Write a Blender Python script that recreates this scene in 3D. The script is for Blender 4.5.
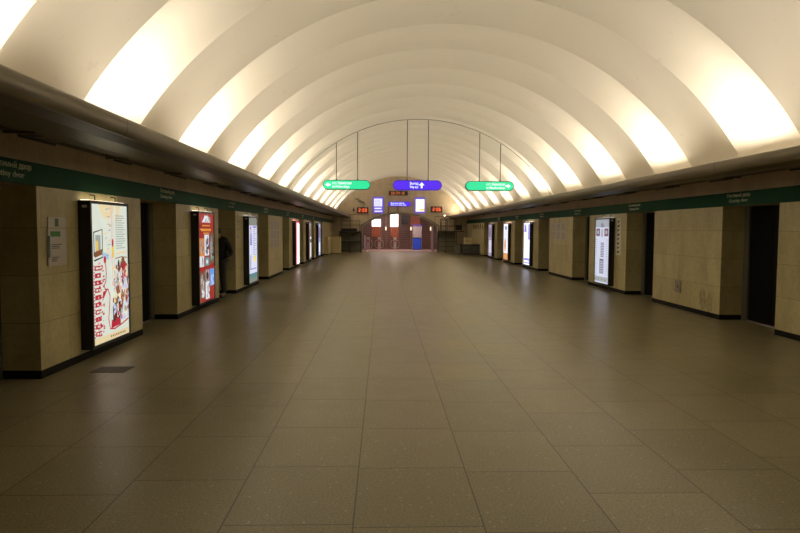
import bpy, bmesh, math, random
from mathutils import Vector, Matrix
random.seed(7)
PI = math.pi
S = bpy.context.scene
COL = S.collection
for o in list(bpy.data.objects):
    bpy.data.objects.remove(o)

# ------------------------------------------------------------------ camera
def cam_axes(y, p, r):
    cy, sy = math.cos(y), math.sin(y)
    f = Vector((sy * math.cos(p), cy * math.cos(p), -math.sin(p)))
    right = Vector((cy, -sy, 0)); up = right.cross(f)
    return right * math.cos(r) + up * math.sin(r), -right * math.sin(r) + up * math.cos(r), f
ra, ua, fa = cam_axes(.0278, .0593, .0047)
cd = bpy.data.cameras.new('camera'); cam = bpy.data.objects.new('camera', cd); COL.objects.link(cam)
cam.matrix_world = Matrix(((ra.x, ua.x, -fa.x, -1.271), (ra.y, ua.y, -fa.y, 0), (ra.z, ua.z, -fa.z, 1.65), (0, 0, 0, 1)))
cd.sensor_width = 36; cd.lens = 36 * 624.64 / 800; cd.clip_start = .05; cd.clip_end = 200
S.camera = cam
# ------------------------------------------------------------------ light and exposure
w = bpy.data.worlds.new('world'); S.world = w; w.use_nodes = True
w.node_tree.nodes['Background'].inputs[0].default_value = (.012, .011, .01, 1)
w.node_tree.nodes['Background'].inputs[1].default_value = 1
S.view_settings.view_transform = 'Standard'; S.view_settings.look = 'None'
S.view_settings.gamma = 1; S.view_settings.exposure = 0.0; S.view_settings.use_curve_mapping = False

HW = 4.994            # half width of the hall between pillar faces
P0, PER, PLEN = 6.85, 4.536, 2.886
RY0, RPER = 7.2, 1.636
YB, YE = RY0 - 8 * RPER, RY0 + 24 * RPER
LAMP_W = 37.0
LAMP_COL = (1.0, .90, .75)
def area(name, loc, rot, sx, sy, power, col):
    l = bpy.data.lights.new(name, 'AREA'); l.shape = 'RECTANGLE'; l.size = sx; l.size_y = sy
    l.energy = power; l.color = col
    if name == 'cove_lamp': l.spread = math.radians(150)
    o = bpy.data.objects.new(name, l); COL.objects.link(o); o.location = loc; o.rotation_euler = rot
    return o
# lamps lying in the cornice trough, one in every other bay, staggered left and right
for n in range(-4, 24):
    yc = RY0 + (n + .5) * RPER
    k = 1.0 if n >= -2 else .2
    if n % 2 == 0:
        area('cove_lamp', (-4.25, yc, 2.668), (PI, math.radians(14), 0), .10, 1.0, LAMP_W * k, LAMP_COL)
    else:
        area('cove_lamp', (4.25, yc, 2.668), (PI, math.radians(-14), 0), .10, 1.0, LAMP_W * k, LAMP_COL)
# lights of the escalator hall behind the arch
area('escalator_hall_lamp', (0, 49.2, 3.15), (0, 0, 0), 4.5, .5, 130, (1, .74, .68))

# ------------------------------------------------------------------ materials
MATS = {}
class N:
    def __init__(s, name):
        s.m = bpy.data.materials.new(name); s.m.use_nodes = True
        s.t = s.m.node_tree; s.b = s.t.nodes['Principled BSDF']; MATS[name] = s.m
    def n(s, kind, **kw):
        x = s.t.nodes.new(kind)
        for k, v in kw.items(): setattr(x, k, v)
        return x
    def l(s, a, b): s.t.links.new(a, b)
    def math(s, op, a, b=None, c=None):
        x = s.n('ShaderNodeMath', operation=op)
        for i, v in enumerate((a, b, c)):
            if v is None: continue
            if isinstance(v, (int, float)): x.inputs[i].default_value = v
            else: s.l(v, x.inputs[i])
        return x.outputs[0]
    def mix(s, f, a, b, mode='MIX'):
        x = s.n('ShaderNodeMix', data_type='RGBA', blend_type=mode)
        for i, v in ((0, f), (6, a), (7, b)):
            if isinstance(v, (int, float)): x.inputs[i].default_value = v
            elif isinstance(v, tuple): x.inputs[i].default_value = v if len(v) == 4 else v + (1,)
            else: s.l(v, x.inputs[i])
        return x.outputs[2]
    def pos(s):
        return s.n('ShaderNodeNewGeometry').outputs['Position']
    def noise(s, vec, scale, detail=4, rough=.6):
        x = s.n('ShaderNodeTexNoise'); x.inputs['Scale'].default_value = scale
        x.inputs['Detail'].default_value = detail; x.inputs['Roughness'].default_value = rough
        s.l(vec, x.inputs['Vector']); return x.outputs['Fac']
    def ramp(s, v, stops):
        x = s.n('ShaderNodeValToRGB'); e = x.color_ramp.elements
        while len(e) < len(stops): e.new(.5)
        for i, (p, c) in enumerate(stops): e[i].position = p; e[i].color = c if len(c) == 4 else c + (1,)
        s.l(v, x.inputs[0]); return x.outputs[0]
    def set(s, **kw):
        for k, v in kw.items():
            i = s.b.inputs[k.replace('_', ' ')]
            if isinstance(v, (int, float)): i.default_value = v
            elif isinstance(v, tuple): i.default_value = v if len(v) == 4 else v + (1,)
            else: s.l(v, i)
        return s.m
    def bump(s, h, strength, dist=.01):
        x = s.n('ShaderNodeBump'); x.inputs['Strength'].default_value = strength; x.inputs['Distance'].default_value = dist
        s.l(h, x.inputs['Height']); s.l(x.outputs[0], s.b.inputs['Normal'])

def plain(name, col, rough=.5, metal=0., var=.12, scale=6.):
    if name in MATS: return MATS[name]
    s = N(name); f = s.noise(s.pos(), scale)
    c = s.mix(f, tuple(v * (1 - var) for v in col), tuple(min(1, v * (1 + var)) for v in col))
    return s.set(Base_Color=c, Roughness=rough, Metallic=metal)
def emis(name, col, st):
    if name in MATS: return MATS[name]
    s = N(name)
    f = s.noise(s.pos(), 9, 2)
    c = s.mix(f, tuple(v * .93 for v in col), col)
    return s.set(Base_Color=tuple(v * .35 for v in col), Roughness=.25, Emission_Color=c, Emission_Strength=st)

def mk_floor(name, base_a, base_b, rough=.33):
    s = N(name); p = s.pos()
    sx = s.n('ShaderNodeSeparateXYZ'); s.l(p, sx.inputs[0])
    u = s.math('DIVIDE', s.math('SUBTRACT', sx.outputs[0], .03), .731)
    col = s.math('FLOOR', u); fu = s.math('FRACT', u)
    wn = s.n('ShaderNodeTexWhiteNoise', noise_dimensions='1D'); s.l(col, wn.inputs['W'])
    off = s.math('MULTIPLY', wn.outputs['Value'], 1.0)
    v = s.math('ADD', s.math('DIVIDE', sx.outputs[1], .86), off)
    row = s.math('FLOOR', v); fv = s.math('FRACT', v)
    cb = s.n('ShaderNodeCombineXYZ'); s.l(col, cb.inputs[0]); s.l(row, cb.inputs[1])
    wn2 = s.n('ShaderNodeTexWhiteNoise', noise_dimensions='2D'); s.l(cb.outputs[0], wn2.inputs['Vector'])
    du = s.math('MULTIPLY', s.math('MINIMUM', fu, s.math('SUBTRACT', 1., fu)), .731)
    dv = s.math('MULTIPLY', s.math('MINIMUM', fv, s.math('SUBTRACT', 1., fv)), .86)
    d = s.math('MINIMUM', du, dv)
    joint = s.math('LESS_THAN', d, .0044)
    tone = s.mix(wn2.outputs['Value'], base_a, base_b)
    big = s.noise(p, .6, 3)
    tone = s.mix(s.math('MULTIPLY', big, .5), tone, tuple(v * .62 for v in base_a))
    sp = s.noise(p, 70, 3, .7)
    spk = s.ramp(sp, [(.36, (.45, .43, .40)), (.55, (1, 1, 1)), (.72, (1.0, .98, .9))])
    tone = s.mix(.75, tone, spk, 'MULTIPLY')
    vo = s.n('ShaderNodeTexVoronoi'); vo.inputs['Scale'].default_value = 22; s.l(p, vo.inputs['Vector'])
    fleck = s.math('LESS_THAN', vo.outputs['Distance'], .16)
    sel = s.math('MULTIPLY', fleck, s.math('GREATER_THAN', s.noise(p, 11, 1), .52))
    tone = s.mix(s.math('MULTIPLY', sel, .6), tone, (.55, .52, .40))
    c = s.mix(s.math('MULTIPLY', joint, .72), tone, (.02, .017, .013))
    r = s.math('ADD', s.math('MULTIPLY', s.noise(p, 3, 4), .16), rough - .08)
    r = s.math('ADD', r, s.math('MULTIPLY', wn2.outputs['Value'], .05))
    s.set(Base_Color=c, Roughness=r, Specular_IOR_Level=.5)
    return s.m
M_FLOOR = mk_floor('granite_floor', (.315, .275, .150), (.395, .345, .195))

def mk_marble(name, a, b, vein, bw=1.15, rh=.52, zo=.09):
    s = N(name); p = s.pos()
    sx = s.n('ShaderNodeSeparateXYZ'); s.l(p, sx.inputs[0])
    u = s.math('ADD', s.math('ADD', sx.outputs[0], sx.outputs[1]), .37)
    z = s.math('SUBTRACT', sx.outputs[2], zo)
    cb = s.n('ShaderNodeCombineXYZ'); s.l(u, cb.inputs[0]); s.l(z, cb.inputs[1])
    br = s.n('ShaderNodeTexBrick'); s.l(cb.outputs[0], br.inputs['Vector'])
    br.inputs['Scale'].default_value = 1; br.inputs['Brick Width'].default_value = bw; br.inputs['Row Height'].default_value = rh
    br.inputs['Mortar Size'].default_value = .0035; br.inputs['Mortar Smooth'].default_value = .1
    br.inputs['Color1'].default_value = a + (1,); br.inputs['Color2'].default_value = b + (1,)
    br.inputs['Mortar'].default_value = tuple(v * .4 for v in a) + (1,)
    mp = s.n('ShaderNodeMapping'); mp.inputs['Scale'].default_value = (1, 1, .45); s.l(p, mp.inputs[0])
    n1 = s.noise(mp.outputs[0], 2.2, 8, .62)
    c = s.mix(s.ramp(n1, [(.42, (0, 0, 0)), (.72, (.75, .75, .75))]), br.outputs['Color'], vein)
    n2 = s.noise(p, 14, 5)
    c = s.mix(.35, c, s.ramp(n2, [(.3, (.55, .52, .45)), (.65, (1, 1, 1))]), 'MULTIPLY')
    s.set(Base_Color=c, Roughness=.42)
    s.bump(s.math('SUBTRACT', 0, br.outputs['Fac']), .3, .003)
    return s.m
M_MARB = mk_marble('travertine', (.66, .58, .30), (.57, .49, .25), (.40, .33, .15))
M_FASC = mk_marble('fascia_stone', (.58, .45, .28), (.52, .40, .25), (.38, .28, .17), 2.268, .9, 2.0)
M_TYMP = mk_marble('end_wall_stone', (.60, .48, .32), (.55, .44, .29), (.42, .34, .22), 1.4, .7, .1)

s = N('vault_plaster'); p = s.pos()
c = s.mix(s.noise(p, .8, 5), (.79, .735, .63), (.83, .775, .67))
c = s.mix(s.math('MULTIPLY', s.math('GREATER_THAN', s.noise(p, 5, 6), .66), .12), c, (.45, .38, .26))
M_VAULT = s.set(Base_Color=c, Roughness=.75)

s = N('bronze_metal'); p = s.pos()
mp = s.n('ShaderNodeMapping'); mp.inputs['Scale'].default_value = (3, .25, 5); s.l(p, mp.inputs[0])
nn = s.noise(mp.outputs[0], 2.4, 6)
sx = s.n('ShaderNodeSeparateXYZ'); s.l(p, sx.inputs[0])
fr = s.math('FRACT', s.math('DIVIDE', s.math('ADD', sx.outputs[1], .6), 3.272))
jt = s.math('LESS_THAN', fr, .004)
c = s.mix(nn, (.09, .072, .04), (.26, .21, .125)); c = s.mix(jt, c, (.02, .015, .01))
M_BRONZE = s.set(Base_Color=c, Roughness=s.math('ADD', s.math('MULTIPLY', nn, .25), .25), Metallic=.35)
s = N('soffit_metal'); p = s.pos()
mp = s.n('ShaderNodeMapping'); mp.inputs['Scale'].default_value = (2, .3, 2); s.l(p, mp.inputs[0])
nn = s.noise(mp.outputs[0], 2, 6)
c = s.mix(nn, (.09, .09, .06), (.24, .21, .14))
M_SOFFIT = s.set(Base_Color=c, Roughness=.38, Metallic=.3)

M_SHELF = plain('cornice_underside_metal', (.10, .085, .055), .45, .2, .3, 3)
M_GREEN = plain('green_enamel', (.004, .062, .022), .6, 0, .1, 2)
M_GREEN.node_tree.nodes['Principled BSDF'].inputs['Specular IOR Level'].default_value = .15
M_BLACK = plain('black_metal', (.012, .011, .010), .4)
M_PLINTH = plain('black_plinth_stone', (.012, .011, .009), .7)
M_PLINTH.node_tree.nodes['Principled BSDF'].inputs['Specular IOR Level'].default_value = .15
M_DOORM = plain('door_black_paint', (.006, .006, .005), .8)
M_DOORM.node_tree.nodes['Principled BSDF'].inputs['Specular IOR Level'].default_value = .1
M_JAMB = plain('grey_jamb_metal', (.16, .15, .12), .45, .2)
M_LETTER = plain('white_letter_paint', (.62, .64, .46), .6)
M_DGREY = plain('dark_grey_metal', (.06, .06, .05), .45, .2)
M_RAIL = plain('dark_tube_metal', (.055, .045, .035), .4, .3)
M_SHED = plain('olive_grey_sheet', (.22, .21, .14), .55)
M_BEIGE = plain('beige_laminate', (.60, .50, .28), .5, 0, .06)
M_PAPER = plain('notice_paper', (.78, .76, .70), .7, 0, .05)
M_INK = plain('grey_ink', (.20, .19, .19), .8)
M_INKD = plain('dark_ink', (.05, .05, .05), .8)
M_BROWN = plain('hall_slats', (.19, .10, .085), .5)
M_REDW = plain('red_brown_panel', (.36, .11, .06), .4)
M_STEEL = plain('brushed_steel', (.45, .40, .38), .3, .7)
M_BLUE = plain('blue_plastic', (.03, .10, .80), .35)
M_VIOLET = plain('violet_paint', (.10, .07, .45), .4)

# ------------------------------------------------------------------ mesh helpers
class MB:
    def __init__(s): s.v = []; s.f = []; s.mi = []; s.sm = []; s.mats = []
    def mat(s, m):
        if m not in s.mats: s.mats.append(m)
        return s.mats.index(m)
    def add(s, vs, fs, m, smooth=False, M=None):
        o = len(s.v); k = s.mat(m)
        s.v += [tuple((M @ Vector(v)) if M else v) for v in vs]
        for f in fs: s.f.append([i + o for i in f]); s.mi.append(k); s.sm.append(smooth)
    def box(s, x0, x1, y0, y1, z0, z1, m, M=None):
        vs = [(x, y, z) for z in (z0, z1) for y in (y0, y1) for x in (x0, x1)]
        s.add(vs, [(0, 2, 3, 1), (4, 5, 7, 6), (0, 1, 5, 4), (2, 6, 7, 3), (0, 4, 6, 2), (1, 3, 7, 5)], m, False, M)
    def bbox(s, x0, x1, y0, y1, z0, z1, m, b=.01):     # box with bevelled edges
        bm = bmesh.new(); r = bmesh.ops.create_cube(bm, size=1)
        for v in bm.verts:
            v.co = Vector((x0 + (v.co.x + .5) * (x1 - x0), y0 + (v.co.y + .5) * (y1 - y0), z0 + (v.co.z + .5) * (z1 - z0)))
        bmesh.ops.bevel(bm, geom=list(bm.edges), offset=b, segments=2, affect='EDGES')
        bm.verts.index_update()
        s.add([tuple(v.co) for v in bm.verts], [[v.index for v in f.verts] for f in bm.faces], m); bm.free()
    def tube(s, pts, r, m, seg=8, cap=True):
        pts = [Vector(p) for p in pts]; vs = []; fs = []
        rs = r if isinstance(r, (list, tuple)) else [r] * len(pts)
        prev = None
        for i, p in enumerate(pts):
            d = (pts[min(i + 1, len(pts) - 1)] - pts[max(i - 1, 0)]).normalized()
            a = prev if prev else (Vector((0, 0, 1)) if abs(d.z) < .9 else Vector((1, 0, 0)))
            u = d.cross(a).cross(d).normalized(); prev = u; w_ = d.cross(u)
            for k in range(seg):
                t = 2 * PI * k / seg; vs.append(tuple(p + (u * math.cos(t) + w_ * math.sin(t)) * rs[i]))
        for i in range(len(pts) - 1):
            for k in range(seg):
                a, b = i * seg + k, i * seg + (k + 1) % seg
                fs.append((a, b, b + seg, a + seg))
        s.add(vs, fs, m, True)
        if cap:
            s.add(vs[:seg], [tuple(range(seg))[::-1]], m); s.add(vs[-seg:], [tuple(range(seg))], m)
    def prism(s, poly, y0, y1, m, axis='y'):   # poly in (x,z) extruded along y
        n = len(poly); vs = [(x, y0, z) for x, z in poly] + [(x, y1, z) for x, z in poly]
        fs = [tuple(range(n)), tuple(range(2 * n - 1, n - 1, -1))] + [(i, i + n, (i + 1) % n + n, (i + 1) % n) for i in range(n)]
        s.add(vs, fs, m)
    def build(s, name, parent=None, normals=True):
        me = bpy.data.meshes.new(name); me.from_pydata(s.v, [], s.f)
        for m in s.mats: me.materials.append(m)
        me.polygons.foreach_set('material_index', s.mi); me.polygons.foreach_set('use_smooth', s.sm)
        if normals:
            bm = bmesh.new(); bm.from_mesh(me); bmesh.ops.recalc_face_normals(bm, faces=bm.faces); bm.to_mesh(me); bm.free()
        me.update()
        o = bpy.data.objects.new(name, me); COL.objects.link(o)
        if parent: o.parent = parent
        return o
def tag(o, label, cat, group=None):
    o['label'] = label; o['category'] = cat
    if group: o['group'] = group
    return o
def struct(o):
    o['kind'] = 'structure'; return o
def empty(name, loc, rz=0):
    o = bpy.data.objects.new(name, None); COL.objects.link(o); o.empty_display_size = .1
    o.location = loc; o.rotation_euler = (0, 0, rz); return o
def text_geo(body, size, extrude=.002, align='LEFT', bold=0.):
    c = bpy.data.curves.new('t', 'FONT'); c.body = body; c.size = size; c.extrude = extrude; c.align_x = align
    c.resolution_u = 3; c.offset = bold
    o = bpy.data.objects.new('t', c); COL.objects.link(o)
    dg = bpy.context.evaluated_depsgraph_get(); me = bpy.data.meshes.new_from_object(o.evaluated_get(dg))
    vs = [tuple(v.co) for v in me.vertices]; fs = [tuple(p.vertices) for p in me.polygons]
    bpy.data.objects.remove(o); bpy.data.curves.remove(c); bpy.data.meshes.remove(me)
    return vs, fs
def add_text(mb, body, size, x, y, z, m, align='LEFT', width=None, extrude=.002, bold=0.):
    # text in the local XZ plane, read from -Y
    vs, fs = text_geo(body, size, extrude, align, bold)
    if not vs: return
    if width:
        mn = min(v[0] for v in vs); mx = max(v[0] for v in vs); k = width / (mx - mn)
    else: k = 1
    mb.add([(x + v[0] * k, y - v[2], z + v[1]) for v in vs], fs, m)
ROT = {'L': PI / 2, 'R': -PI / 2}     # local x = reading direction, local -y = out of the wall
SX = {'L': -1, 'R': 1}

# ------------------------------------------------------------------ setting
b = MB(); b.box(-5.6, 5.6, YB - .2, 53.2, -.3, 0, M_FLOOR); struct(b.build('floor'))

# vault: arched strips, alternately recessed and standing proud
b = MB(); NS = 80; ZS = 2.66; RV = 5.56; SC = .17; NK = 10
th0 = math.asin(ZS / RV)
for n in range(-8, 24):
    y0 = RY0 + n * RPER
    vs = []
    for j in range(NK + 1):
        t = j / NK; Rr = RV + SC * (4 * t * (1 - t)) ** .8; y = y0 + RPER * t
        for i in range(NS + 1):
            a_ = th0 + (PI - 2 * th0) * i / NS; vs.append((math.cos(a_) * Rr, y, math.sin(a_) * Rr))
    b.add(vs, [(j * (NS + 1) + i, j * (NS + 1) + i + 1, (j + 1) * (NS + 1) + i + 1, (j + 1) * (NS + 1) + i) for j in range(NK) for i in range(NS)], M_VAULT, True)
outer = [(math.cos(t) * 6.0, y, math.sin(t) * 6.0) for y in (YB, YE) for t in [.38 + (PI - .76) * i / 48 for i in range(49)]]
b.add(outer, [(i, i + 1, i + 50, i + 49) for i in range(48)], M_VAULT)
struct(b.build('ceiling', normals=False))

# side walls above the doors: stone fascia, and the solid wall behind the door recesses
for sd, nm in (('L', 'wall_left'), ('R', 'wall_right')):
    k = SX[sd]; b = MB()
    xs = sorted((k * HW, k * 5.9))
    b.box(xs[0], xs[1], YB, YE, 2.34, 2.60, M_FASC)
    xs = sorted((k * (HW + .02), k * 5.9))
    b.box(xs[0], xs[1], YB, YE, 2.10, 2.34, M_FASC)
    b.box(xs[0], xs[1], YB, YE, 2.60, 2.78, M_SOFFIT)
    xs = sorted((k * 5.52, k * 5.9)); b.box(xs[0], xs[1], YB, YE, 0, 2.10, M_DOORM)
    if True:
        xs = sorted((k * (HW + .001), k * 5.55)); b.box(xs[0], xs[1], YB, P0 - PER - .001, 0, 2.10, M_MARB)
    struct(b.build(nm))
# green enamel band
for i, sd in enumerate('LR'):
    k = SX[sd]; b = MB(); xs = sorted((k * (HW - .025), k * (HW + .02)))
    b.bbox(xs[0], xs[1], YB, YE, 2.10, 2.34, M_GREEN, .006); struct(b.build('trim_%d' % (i + 1)))
# cornice trough (open on top, hides the lamps) with unseen fins added to confine the light
for i, sd in enumerate('LR'):
    k = SX[sd]; b = MB()
    prof = [(3.70, 2.678), (3.668, 2.672), (3.652, 2.655), (3.648, 2.60), (3.652, 2.545), (3.675, 2.512), (3.705, 2.503), (3.72, 2.53)]
    shelf = [(3.72, 2.53), (3.74, 2.512), (3.90, 2.492), (3.93, 2.50)]
    sof = [(3.93, 2.50), (3.95, 2.535), (4.42, 2.545), (4.46, 2.575), (4.80, 2.60), (4.84, 2.635), (4.992, 2.64)]
    top = [(4.992, 2.70), (4.0, 2.62), (3.76, 2.60), (3.74, 2.665)]
    def strip(P, m, sm):
        vs = [(k * x, y, z) for y in (YB, YE) for x, z in P]; n = len(P)
        b.add(vs, [(j, j + 1, j + 1 + n, j + n) for j in range(n - 1)], m, sm)
    strip(prof, M_BRONZE, True); strip(shelf, M_SHELF, False); strip(sof, M_SOFFIT, False); strip(top + [prof[0]], M_VAULT, False)
    o = b.build('trim_%d' % (i + 3)); struct(o)
    f = MB()
    for n in range(-8, 25):
        y = RY0 + n * RPER
        f.prism([(k * x, z) for x, z in [(3.78, 2.61), (4.98, 2.69), (4.93, 2.93), (4.6, 2.87), (3.78, 2.672)]], y - .03, y + .03, M_VAULT)
    struct(f.build('added_light_fins', o))
# loose cover strips, brackets and dark gaps along the joint between cornice and fascia
for i, sd in enumerate('LR'):
    k = SX[sd]; rnd = random.Random(4 + i)
    g = MB(); f = MB(); y = 2.0
    while y < YE - 2:
        L_ = rnd.uniform(.5, 1.1)
        xs = sorted((k * (HW - .003), k * (HW + .01))); g.box(xs[0], xs[1], y, y + L_, 2.575, 2.602, M_BLACK)
        xs = sorted((k * (HW - .14), k * (HW - .02))); z = 2.60 + rnd.uniform(-.015, .01)
        f.box(xs[0], xs[1], y + L_ * .3, y + L_ * .9, z, z + .012, M_BRONZE)
        xs = sorted((k * (HW - .30), k * (HW - .001))); f.box(xs[0], xs[1], y - .25, y - .22, 2.575, 2.60, M_SHELF)
        y += rnd.choice((2.268, 2.268, 1.134))
    struct(g.build('gap_shadow_strip', bpy.data.objects['trim_%d' % (i + 3)])); struct(f.build('cover_strip', bpy.data.objects['trim_%d' % (i + 3)]))
# end wall with arch
ARW, ARS, ART = 2.80, 1.84, 2.80
def arch_pts(w_, zs, zt, n=24):
    # segmental arch
    h = zt - zs; R = (w_ * w_ + h * h) / (2 * h); a = math.asin(w_ / R)
    return [(R * math.sin(-a + 2 * a * i / n), zt - R + R * math.cos(-a + 2 * a * i / n)) for i in range(n + 1)]
AP = arch_pts(ARW, ARS, ART)
b = MB()
for y, flip in ((YE, 0), (YE + .55, 1)):
    top = 5.9
    b.add([(-5.6, y, 0), (-ARW, y, 0), (-ARW, y, top), (-5.6, y, top)], [(0, 1, 2, 3)], M_TYMP)
    b.add([(5.6, y, 0), (ARW, y, 0), (ARW, y, top), (5.6, y, top)], [(0, 1, 2, 3)], M_TYMP)
    n = len(AP); vs = [(x, y, z) for x, z in AP] + [(x, y, top) for x, z in AP]
    b.add(vs, [(i, i + 1, i + 1 + n, i + n) for i in range(n - 1)], M_TYMP)
rim = [(-ARW, 0)] + AP + [(ARW, 0)]; n = len(rim)
vs = [(x, y, z) for y in (YE, YE + .55) for x, z in rim]
b.add(vs, [(i, i + 1, i + 1 + n, i + n) for i in range(n - 1)], M_SHED)
struct(b.build('wall_back'))
b = MB(); outer_p = [(-ARW - .12, 0)] + [(x * (1 + .12 / ARW), z + .12) for x, z in AP] + [(ARW + .12, 0)]
vs = [(x, YE - .03, z) for x, z in rim] + [(x, YE - .03, z) for x, z in outer_p] + [(x, YE + .01, z) for x, z in rim] + [(x, YE + .01, z) for x, z in outer_p]
fs = []
for i in range(n - 1):
    fs += [(i, i + 1, i + 1 + n, i + n), (i + n, i + n + 1, i + 3 * n + 1, i + 3 * n), (i, i + 2 * n, i + 2 * n + 1, i + 1)]
b.add(vs, fs, M_SHED); struct(b.build('trim_5'))
# wall behind the camera
b = MB(); b.box(-5.9, 5.9, YB - .2, YB, 0, 6.0, M_TYMP); struct(b.build('wall_front'))
# escalator hall shell
s = N('hall_wall_slats'); p = s.pos(); sx = s.n('ShaderNodeSeparateXYZ'); s.l(p, sx.inputs[0])
fr = s.math('FRACT', s.math('DIVIDE', sx.outputs[2], .16))
c = s.mix(s.math('LESS_THAN', fr, .22), (.30, .19, .16), (.12, .075, .07))
M_SLAT = s.set(Base_Color=s.mix(.4, c, s.ramp(s.noise(p, 3), [(.3, (.5, .5, .5)), (.7, (1, 1, 1))]), 'MULTIPLY'), Roughness=.45)
b = MB()
b.box(-5.2, 5.2, 52.8, 53.0, 0, 3.4, M_SLAT); struct(b.build('wall_escalator_hall'))
b = MB(); b.box(-5.2, -5.0, YE + .55, 52.8, 0, 3.4, M_SLAT); b.box(5.0, 5.2, YE + .55, 52.8, 0, 3.4, M_SLAT)
struct(b.build('wall_hall_sides'))
b = MB(); b.box(-5.2, 5.2, YE + .55, 53.0, 3.4, 3.55, M_VAULT); struct(b.build('ceiling_hall'))
b = MB(); b.box(-4.99, 4.99, YE + .5, 52.79, .0, .012, plain('pink_threshold_stone', (.62, .45, .42), .25)); struct(b.build('floor_hall'))

# ------------------------------------------------------------------ pillars and platform doors
LASTP = 7
ordn = ['nearest', 'second', 'third', 'fourth', 'fifth', 'sixth', 'seventh', 'farthest']
PL = {
 ('L', -1): 'travertine pillar on the left beside the camera, just outside the picture edge',
 ('L', 0): 'large travertine pillar at far left carrying a white notice board and the food poster lightbox',
 ('L', 1): 'travertine pillar carrying the red poster lightbox, second on the left',
 ('L', 2): 'travertine pillar with three small notices, behind the person in dark clothes',
 ('L', 3): 'travertine pillar on the left covered by large faded paper sheets, no lightbox',
 ('L', 4): 'travertine pillar on the left carrying the narrow glowing pink and white lightbox',
 ('L', 5): 'travertine pillar on the left between the pink lightbox and the bluish lightbox pillars',
 ('L', 6): 'farthest short travertine pillar on the left, with the bluish lightbox',
 ('L', 7): 'long travertine wall block at the far left end behind the beige cabinets',
 ('R', -1): 'travertine pillar on the right beside the camera, outside the picture',
 ('R', 0): 'travertine pillar cut off by the right edge of the picture',
 ('R', 1): 'bare travertine pillar on the right with a small grey hatch and a dark stain',
 ('R', 2): 'travertine pillar on the right with the white timetable lightbox and a vertical notice strip',
 ('R', 3): 'travertine pillar on the right with a block of faded paper sheets near its top',
 ('R', 4): 'travertine pillar on the right with the brightest bluish white lightbox',
 ('R', 5): 'travertine pillar on the right with the orange and white lightbox',
 ('R', 6): 'farthest lightbox pillar of travertine on the right, with a dim mauve poster',
 ('R', 7): 'long travertine wall block at the far right end with dark vertical bars',
}
dn = 0
for sd in 'LR':
    k = SX[sd]
    for i in range(-1, LASTP + 1):
        y0 = P0 + PER * i; y1 = y0 + PLEN if i < LASTP else YE - .002
        r = empty('pillar', (k * (HW + .26), (y0 + y1) / 2, 0))
        tag(r, PL[(sd, i)], 'pillar', 'travertine pillars along the %s wall' % ('left' if sd == 'L' else 'right'))
        hl = (y1 - y0) / 2
        b = MB(); b.box(-.26, .26, -hl, hl, .09, 2.098, M_MARB); b.build('stone_cladding', r)
        b = MB(); b.box(-.262, .262, -hl - .004, hl + .004, 0, .09, M_PLINTH); b.build('plinth', r)
        if i < LASTP:
            dn += 1; g0 = y1 + .006; g1 = y0 + PER - .006; m_ = (g0 + g1) / 2
            xf = k * (HW + .45); xb = k * (HW + .52)
            xs = sorted((xf, xb))
            b = MB()
            b.box(xs[0], xs[1], g0 + .16, m_ - .006, .02, 2.095, M_DOORM)
            b.box(xs[0], xs[1], m_ + .006, g1 - .16, .02, 2.095, M_DOORM)
            d = struct(b.build('door_%d' % dn))
            xs2 = sorted((k * (HW + .41), xb))
            b = MB()
            b.box(xs2[0], xs2[1], g0, g0 + .16, 0, 2.095, M_JAMB); b.box(xs2[0], xs2[1], g1 - .16, g1, 0, 2.095, M_JAMB)
            b.box(xs2[0], xs2[1], g0 + .16, g1 - .16, 0, .02, M_STEEL)
            b.build('door_frame', d)

# ------------------------------------------------------------------ lightboxes
E = 1.0
def E_(name, col, st=1.): return emis('print_' + name, col, st * E)
PW, PH = 1.07, 1.77
class Poster:
    """printed transparency: coloured patches, each layer a hair above the last"""
    def __init__(s): s.b = MB(); s.k = 0
    def poly(s, pts, m):
        s.k += 1; y = -.1405 - .0001 * s.k
        s.b.add([(.04 + u * PW, y, .18 + v * PH) for u, v in pts], [tuple(range(len(pts)))], m)
    def rect(s, u0, v0, u1, v1, m): s.poly([(u0, v0), (u1, v0), (u1, v1), (u0, v1)], m)
    def ell(s, u, v, ru, rv, m, n=14, a=0):
        s.poly([(u + ru * math.cos(t) * math.cos(a) - rv * math.sin(t) * math.sin(a), v + ru * math.cos(t) * math.sin(a) + rv * math.sin(t) * math.cos(a)) for t in [2 * PI * i / n for i in range(n)]], m)
    def line(s, pts, w_, m):
        s.k += 1; y = -.1405 - .0001 * s.k
        P = [Vector((.04 + u * PW, v * PH + .18)) for u, v in pts]; vs = []
        for i, p in enumerate(P):
            d = (P[min(i + 1, len(P) - 1)] - P[max(i - 1, 0)]).normalized(); nn = Vector((-d.y, d.x)) * w_ / 2
            vs += [(p.x + nn.x, y, p.y + nn.y), (p.x - nn.x, y, p.y - nn.y)]
        s.b.add(vs, [(2 * i, 2 * i + 1, 2 * i + 3, 2 * i + 2) for i in range(len(P) - 1)], m)

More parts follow.
